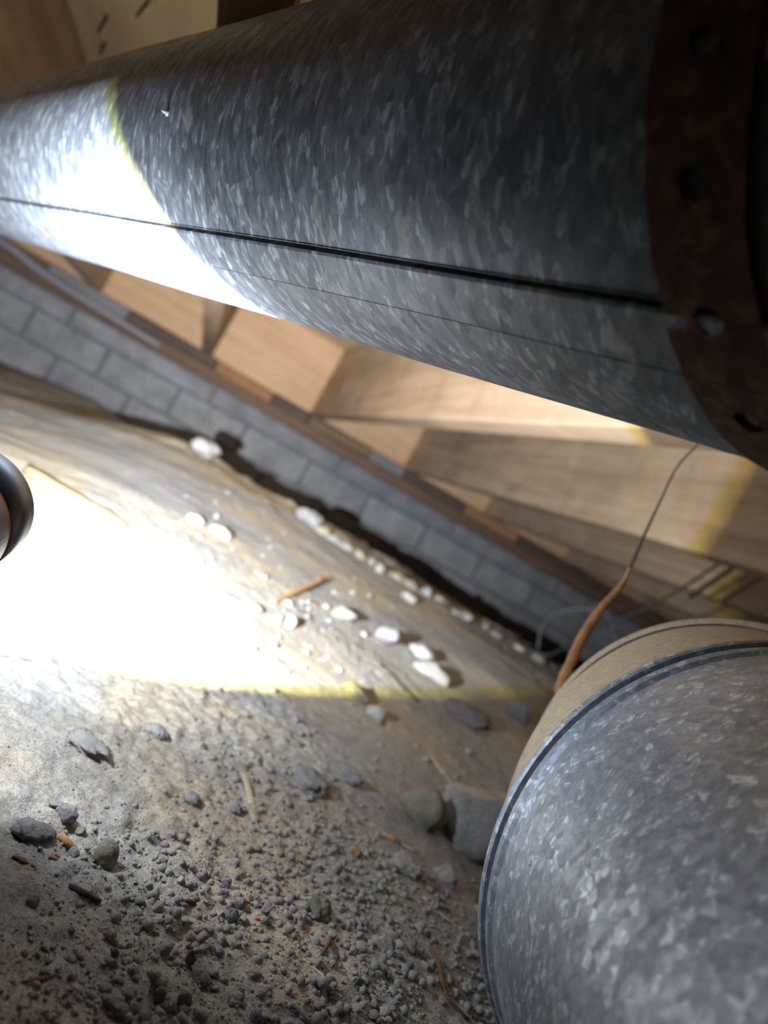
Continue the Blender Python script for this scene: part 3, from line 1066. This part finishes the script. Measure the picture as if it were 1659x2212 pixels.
def scatter(n, box, rng_px, mats, label, group, power=2.2):
    x0, y0, x1, y1 = box
    done = 0
    while done < n:
        px, py = random.uniform(x0, x1), random.uniform(y0, y1)
        P = on_ground(px, py)
        if P[1] > 1.5:
            continue
        if abs(P[0] - DUCT2[0]) < 0.088 and P[1] < 0.40 and P[0] > DUCT2[0] - 0.07:
            continue
        size = rng_px[0] + (rng_px[1] - rng_px[0]) * random.random() ** power
        r = size * P[1] / F_PX / 2
        me = random.choice(PEB[random.choice(mats)])
        o = obj('pebble', me)
        o.scale = (r, r * random.uniform(.8, 1.1), r * random.uniform(.8, 1.1))
        o.rotation_euler = (random.uniform(-.3, .3), random.uniform(-.3, .3), random.uniform(0, 6.28))
        o.location = (P[0], P[1], gz(P[0], P[1]) + r * 0.22)
        tag(o, label, 'pebble', group)
        PEBBLES.append((o, px, py, me.name, label))
        done += 1


scatter(120, (640, 1860, 1060, 2300), (12, 34), ('clod', 'clod', 'grey', 'dark', 'tan'), 'small grey pebble in the gravel left of the lower duct', 'gravel beside the lower duct')
scatter(55, (330, 1770, 760, 1960), (11, 26), ('clod', 'grey', 'clod', 'tan'), 'small grey pebble on the gravel bank in mid foreground', 'pebbles on the gravel bank')
scatter(40, (0, 1960, 480, 2230), (9, 24), ('dark', 'grey', 'dark'), 'small dark pebble in the shaded foreground dirt', 'pebbles in the dark foreground')
scatter(35, (480, 1240, 800, 1500), (10, 24), ('pale', 'clod', 'grey'), 'small pale pebble in the brightly lit dirt', 'pebbles in the lit dirt')
scatter(20, (250, 1060, 700, 1260), (10, 22), ('clod', 'grey'), 'small pale pebble on the slope below the wall', 'pebbles on the far slope')
scatter(24, (620, 1540, 1080, 1740), (10, 26), ('clod', 'grey', 'tan'), 'small dull pebble on the tan dirt below the light edge', 'pebbles below the light edge')


TONE = {'grey stone': 'grey', 'dirt clod': 'rough grey', 'dark stone': 'dark', 'tan stone': 'tan', 'pale stone': 'pale'}
LAND = [(1003, 1838, 'the large rounded rock'), (898, 1775, 'the leaning tan grey stone'), (668, 1705, 'the blue grey clod'), (938, 1476, 'the flat white slab'),
        (1012, 1566, 'the long dark slab'), (828, 1392, 'the upright white chip'), (734, 1338, 'the flat white chip'), (762, 1507, 'the stone on the light edge'),
        (606, 1350, 'the pair of small stones'), (471, 1158, 'the flat white pebble'), (640, 1285, 'the short brown twig'), (214, 1862, 'the round tan stone'),
        (65, 1958, 'the smooth dark pebble'), (52, 1812, 'the flat dark clod'), (182, 1933, 'the knobbly dark twig'), (414, 1736, 'the crumbly grey clod'),
        (540, 1740, 'the broad pale straw'), (503, 1972, 'the two angular stones'), (678, 1978, 'the tan lump'), (345, 2172, 'the upright dark pebble'),
        (403, 2085, 'the jagged shard'), (244, 2188, 'the wide flat stone'), (830, 2050, 'the gravel clod'), (970, 1990, 'the straw at the duct foot'),
        (160, 1090, 'the long tan stick'), (960, 2130, 'the rusty root'), (84, 2118, 'the curved bark strip'), (680, 2094, 'the thin straw')]


def label_pebbles():
    dirs = ['right of', 'below right of', 'below', 'below left of', 'left of', 'above left of', 'above', 'above right of']
    near = {}
    for o, px, py, mn, lb in PEBBLES:
        d, x, y, nm = min((math.hypot(px - x, py - y), x, y, nm) for x, y, nm in LAND)
        k = int(round(math.atan2(py - y, px - x) / (PI / 4))) % 8
        near.setdefault((TONE[o.data.materials[0].name], dirs[k], nm), []).append((d, o))
    for (tone, dr, nm), lst in near.items():
        lst.sort(key=lambda t: t[0])
        for i, (d, o) in enumerate(lst):
            o['label'] = 'small %s pebble %s %s' % (tone, dr, nm) + ('' if len(lst) == 1 else ', %s nearest' % (ORD[i] if i < 20 else str(i)))


label_pebbles()


def grains():
    t = (1 + 5 ** .5) / 2
    I = np.array([(-1, t, 0), (1, t, 0), (-1, -t, 0), (1, -t, 0), (0, -1, t), (0, 1, t), (0, -1, -t), (0, 1, -t), (t, 0, -1), (t, 0, 1), (-t, 0, -1), (-t, 0, 1)], float)
    I /= np.linalg.norm(I[0])
    T = np.array([(0, 11, 5), (0, 5, 1), (0, 1, 7), (0, 7, 10), (0, 10, 11), (1, 5, 9), (5, 11, 4), (11, 10, 2), (10, 7, 6), (7, 1, 8),
                  (3, 9, 4), (3, 4, 2), (3, 2, 6), (3, 6, 8), (3, 8, 9), (4, 9, 5), (2, 4, 11), (6, 2, 10), (8, 6, 7), (9, 8, 1)])
    pts, rad = [], []
    # near field: dense crumbs, thinning out with distance; clumped by noise
    n = 190000
    Y = 0.14 + 1.4 * RNG.random(n) ** 1.7
    X = (RNG.random(n) * 1.5 - 0.8) * (Y + 0.05)
    cl = fbm(X, Y, 9.0, 3, 77)
    right = sstep(-0.12, 0.15, X / Y + 0.12)
    keep = RNG.random(n) < np.clip(0.20 + 0.6 * cl + 0.35 * right - 0.95 * sstep(0.36, 0.60, Y), 0.01, 1)
    X, Y, right = X[keep], Y[keep], right[keep]
    r = 0.00016 + 0.0015 * RNG.random(len(X)) ** 9 * (0.3 + right) + 0.0002 * RNG.random(len(X)) * (0.5 + right)
    ok = ~((np.abs(X - DUCT2[0]) < 0.08) & (Y < 0.3))
    X, Y, r = X[ok], Y[ok], r[ok]
    Zg = terrain(X, Y) + r * 0.25
    m = len(X)
    J = 1 + RNG.uniform(-.42, .42, (m, 12, 1))
    V = I[None] * J * r[:, None, None]
    V[:, :, 2] *= 0.8
    a = RNG.random(m) * 6.28
    ca, sa = np.cos(a)[:, None], np.sin(a)[:, None]
    V = np.stack([V[:, :, 0] * ca - V[:, :, 1] * sa, V[:, :, 0] * sa + V[:, :, 1] * ca, V[:, :, 2]], -1)
    V += np.stack([X, Y, Zg], -1)[:, None, :]
    F = (T[None] + 12 * np.arange(m)[:, None, None]).reshape(-1, 3).astype(np.int32)
    me = bpy.data.meshes.new('dirt_grains')
    me.vertices.add(m * 12)
    me.vertices.foreach_set('co', V.astype(np.float32).ravel())
    me.loops.add(F.size)
    me.polygons.add(len(F))
    me.polygons.foreach_set('loop_start', np.arange(0, F.size, 3, dtype=np.int32))
    me.loops.foreach_set('vertex_index', F.ravel())
    me.update(calc_edges=True)
    me.materials.append(M['clod'])
    o = obj('dirt_grains', me)
    tag(o, 'fine grey grains and crumbs strewn over the dirt floor', 'gravel', None, 'stuff')


grains()


# ------------------------------------------------------------------ twigs, straws, chips
def lying(name, pts, rpx, mat, label, cat, flat=1.0, lift=0.5, wob=0.15, sides=8, n=5):
    P = []
    for p in pts:
        g = on_ground(p[0], p[1])
        h = p[2] if len(p) > 2 else 0.0
        P.append((g, h))
    m = np.mean([g[1] for g, h in P]) / F_PX
    R = np.asarray(rpx, float) * m if not np.isscalar(rpx) else np.full(len(P), rpx * m)
    Q = []
    for k, (g, h) in enumerate(P):
        Q.append((g[0], g[1], gz(g[0], g[1]) + R[k] * lift * flat + h * m))
    o0 = np.array(Q).mean(0)
    me = tube_mesh(name, np.array(Q) - o0, R, M[mat], sides, n, wob, flat)
    o = obj(name, me, None, tuple(o0))
    return tag(o, label, cat)


lying('stick', [(52, 1022), (120, 1062), (190, 1100), (266, 1142)], [9, 9, 8, 6], 'chip', 'long tan stick on the lit dirt beside the flashlight', 'stick', lift=1.1)
lying('twig', [(584, 1306), (622, 1290), (660, 1275, 4), (690, 1262, 8)], [4, 6, 7, 8], 'stick', 'short brown twig on the lit dirt with a dark end', 'twig', lift=.8)
lying('wood_chip', [(38, 1350), (62, 1358), (86, 1367)], [4, 6, 3], 'chip', 'small orange chip at the light edge on the left', 'chip', flat=.6)
lying('hair_root', [(0, 1417), (45, 1424), (92, 1431)], [1.2, 1.2, 0.8], 'twig', 'hair thin dark root lying under the light edge at left', 'root')
lying('wood_chip', [(124, 1806), (145, 1823), (166, 1840)], [9, 11, 8], 'chip', 'orange brown wood chip next to the flat dark clod', 'chip', flat=.55, wob=.25, n=3)
lying('twig', [(150, 1915), (178, 1932), (214, 1952)], [6, 7, 6], 'twig', 'knobbly dark twig in the grey foreground', 'twig', wob=.3, n=4)
lying('leaf_bit', [(28, 1850), (50, 1860), (76, 1874)], [6, 8, 3], 'bark', 'brown curled leaf bit under the flat dark clod', 'leaf', flat=.4, wob=.3)
lying('bark_strip', [(42, 2122), (82, 2120, 5), (124, 2106)], [3, 7, 4], 'bark', 'thin curved bark strip at the lower left', 'bark', flat=.45)
lying('bark_strip', [(92, 2000), (97, 1988)], [3, 3], 'straw', 'tiny pale sliver in the dark foreground', 'sliver', flat=.5)
lying('wood_crumb', [(394, 1950), (412, 1950), (422, 1955)], [5, 6, 3], 'bark', 'tiny brown wood crumb left of the angular stones', 'chip', wob=.3)
lying('wood_chip', [(105, 1850), (122, 1857)], [7, 5], 'chip', 'crumbly rusty chip beside the brown leaf bit', 'chip', flat=.6, wob=.3)
lying('straw', [(528, 1668), (540, 1722), (556, 1806)], [8, 9, 6], 'straw', 'broad pale straw pressed flat into the dirt', 'straw', flat=.18, lift=.6)
lying('straw', [(800, 1778), (846, 1812), (896, 1846, 6)], [3, 3.5, 3], 'straw', 'pale straw in front of the tan grey stone', 'straw', flat=.5)
lying('straw', [(912, 1938), (970, 1990), (1024, 2036)], [3.5, 4, 3], 'straw', 'pale straw pointing at the foot of the lower duct', 'straw', flat=.5)
lying('straw', [(655, 2072), (680, 2092), (704, 2116)], [2.5, 3, 2.5], 'straw', 'thin straw in the gravel at the bottom', 'straw', flat=.5)
lying('twig', [(629, 2168), (645, 2190, 4), (664, 2216, 8)], [5, 5, 5], 'conduit', 'pale grey twig at the bottom edge', 'twig')
lying('straw', [(640, 1602), (668, 1624), (694, 1652)], [6, 6, 4], 'straw', 'blurred pale straw above the blue grey clod', 'straw', flat=.3)
lying('straw', [(930, 1632), (958, 1670), (992, 1712)], [4, 4, 3], 'straw', 'pale straw on tan dirt under the long dark slab', 'straw', flat=.4)
lying('root_fibre', [(822, 1436), (860, 1476), (902, 1518)], [3, 3, 3], 'twig', 'thin dark root left of the white slab', 'root')
lying('root_fibre', [(712, 2026), (704, 2048, 8), (694, 2064)], [4, 5, 3], 'bark', 'curved dark root standing in the gravel', 'root')
lying('root_fibre', [(925, 2040), (945, 2095, 6), (962, 2150), (1010, 2205)], [3, 5, 5, 4], 'bark', 'long rusty root beside the lower duct', 'root')
lying('wood_chip', [(756, 1838), (768, 1846), (778, 1852)], [8, 9, 6], 'chip', 'orange fleck of wood in the tan patch', 'chip', wob=.35)
lying('wood_chip', [(835, 1806), (850, 1816), (862, 1822)], [6, 7, 5], 'chip', 'orange fleck beside the pale straw', 'chip', wob=.35)
lying('plastic_fleck', [(530, 1946), (538, 1950)], [5, 4.5], 'red', 'red plastic fleck right of the angular grey stone', 'fleck', flat=.4, lift=1.4)
lying('plastic_fleck', [(551, 1984), (559, 1987)], [4.5, 4.5], 'red', 'second red plastic fleck, nearer the bottom', 'fleck', flat=.4, lift=1.4)


# ------------------------------------------------------------------ wires
def wire(name, P, R, mat, label, cat, wob=0.0, sides=10, n=8, flat=1.0):
    P = np.array(P)
    o0 = P[-1].copy()
    o = obj(name, tube_mesh(name, P - o0, R, M[mat], sides, n, wob, flat), None, tuple(o0))
    return tag(o, label, cat) if label else o


def wire_thing():
    # hangs from the overhead duct's far side, turns into a fibrous sheath and ends on the dirt behind the elbow
    Pw = [at_y(1518, 935, .50), at_y(1505, 962, .50), at_y(1462, 1010, .50), at_y(1425, 1085, .50), at_y(1390, 1160, .49), at_y(1355, 1240, .48)]
    Ps = [at_y(1362, 1226, .48), at_y(1340, 1268, .48), at_y(1296, 1318, .47), at_y(1262, 1370, .46), at_y(1236, 1425, .45), at_y(1212, 1480, .45), at_y(1206, 1560, .45)]
    e = Ps[-1].copy()
    Ps += [np.array([e[0] + .02, .45, (e[2] + gz(e[0] + .02, .45)) / 2]), np.array([e[0] + .03, .44, gz(e[0] + .03, .44) + .002])]
    root = empty('hanging_wire', tuple(Ps[-1]))
    tag(root, 'thin hanging wire ending in a frayed orange brown root behind the lower duct', 'wire')
    o = wire('wire', Pw, [.0006, .0006, .0007, .0008, .0010, .0014], 'wire', None, None)
    o.parent = root
    o.location = tuple(Pw[-1] - Ps[-1])
    o = wire('frayed_sheath', Ps, [.0012, .0019, .0026, .0032, .0031, .0030, .0028, .0025, .002], 'rootw', None, None, .14, 9, 6)
    o.parent = root
    o.location = (0, 0, 0)
    tag(o, 'frayed orange brown lower end')


wire_thing()
CQ = 0.82                           # both cables drop beside the tan joist, out of its far side
c_end = at_y(1188, 1414, 1.42)
wire('cable', [at_q(1640, 1150, CQ), at_q(1590, 1192, CQ), at_q(1540, 1226, CQ), at_q(1470, 1272, CQ), at_q(1400, 1312, CQ), at_q(1330, 1340, CQ), at_q(1262, 1368, CQ), c_end,
               np.array([c_end[0] - .05, 1.44, gz(c_end[0] - .05, 1.44) + .002])], .0024, 'cable', 'dark cable rising to the right behind the hanging wire', 'cable')
wire('cable', [at_q(1660, 1170, CQ + .03), at_q(1590, 1222, CQ + .03), at_q(1540, 1256, CQ + .03), at_q(1490, 1290, CQ + .03)], .0036, 'cable', 'short dark cable end hanging just right of the long dark cable', 'cable')
lp = [at_y(1160, 1412, 1.7), at_y(1172, 1352, 1.75), at_y(1210, 1322, 1.8), at_y(1260, 1316, 1.8), at_y(1312, 1330, 1.75), at_y(1340, 1420, 1.6)]
wire('wire_loop', lp, .0016, 'conduit', 'faint grey wire loop in front of the wall end', 'wire')
# cable stapled along the sill on the far left
wire('sill_cable', [at_j(-30, 500, SJ - .02), at_j(30, 540, SJ - .02), at_j(100, 594, SJ - .015), at_j(200, 658, SJ - .012), at_j(330, 738, SJ - .010), at_j(345, 748, SJ + .01)],
     [.014, .014, .012, .010, .009, .008], 'conduit', 'grey cable running along the sill plate at far left', 'cable')

# ------------------------------------------------------------------ nails through the subfloor, upper left
for k, (px, py, ln_, lb) in enumerate(((326, -6, .034, 'rightmost dark nail tip through the cream subfloor, beside splinters'),
                                       (231, 34, .030, 'middle dark nail tip through the cream subfloor'),
                                       (226, 94, .022, 'lowest dark nail tip through the cream subfloor'),
                                       (86, 20, .05, 'leftmost dark nail tip close to the dark brown joist'))):
    T_ = at_z(px, py, .5925)
    root = obj('nail', lathe_mesh('nail', (0, 0, 0), (random.uniform(-.12, .12), random.uniform(-.12, .12), -1), [(-0.004, .0026), (ln_ * .6, .0024), (ln_ * .92, .0018), (ln_, .0004)], M['nail'], 10), None, tuple(T_))
    tag(root, lb, 'nail')
    if k == 0:
        for a in range(4):
            d = np.array([math.cos(a * 1.7), math.sin(a * 1.7), -.7]) * .022
            obj('splinter', tube_mesh('splinter', [np.zeros(3), d * .5, d], [.002, .0015, .0003], M['ply'], 5, 2), root)
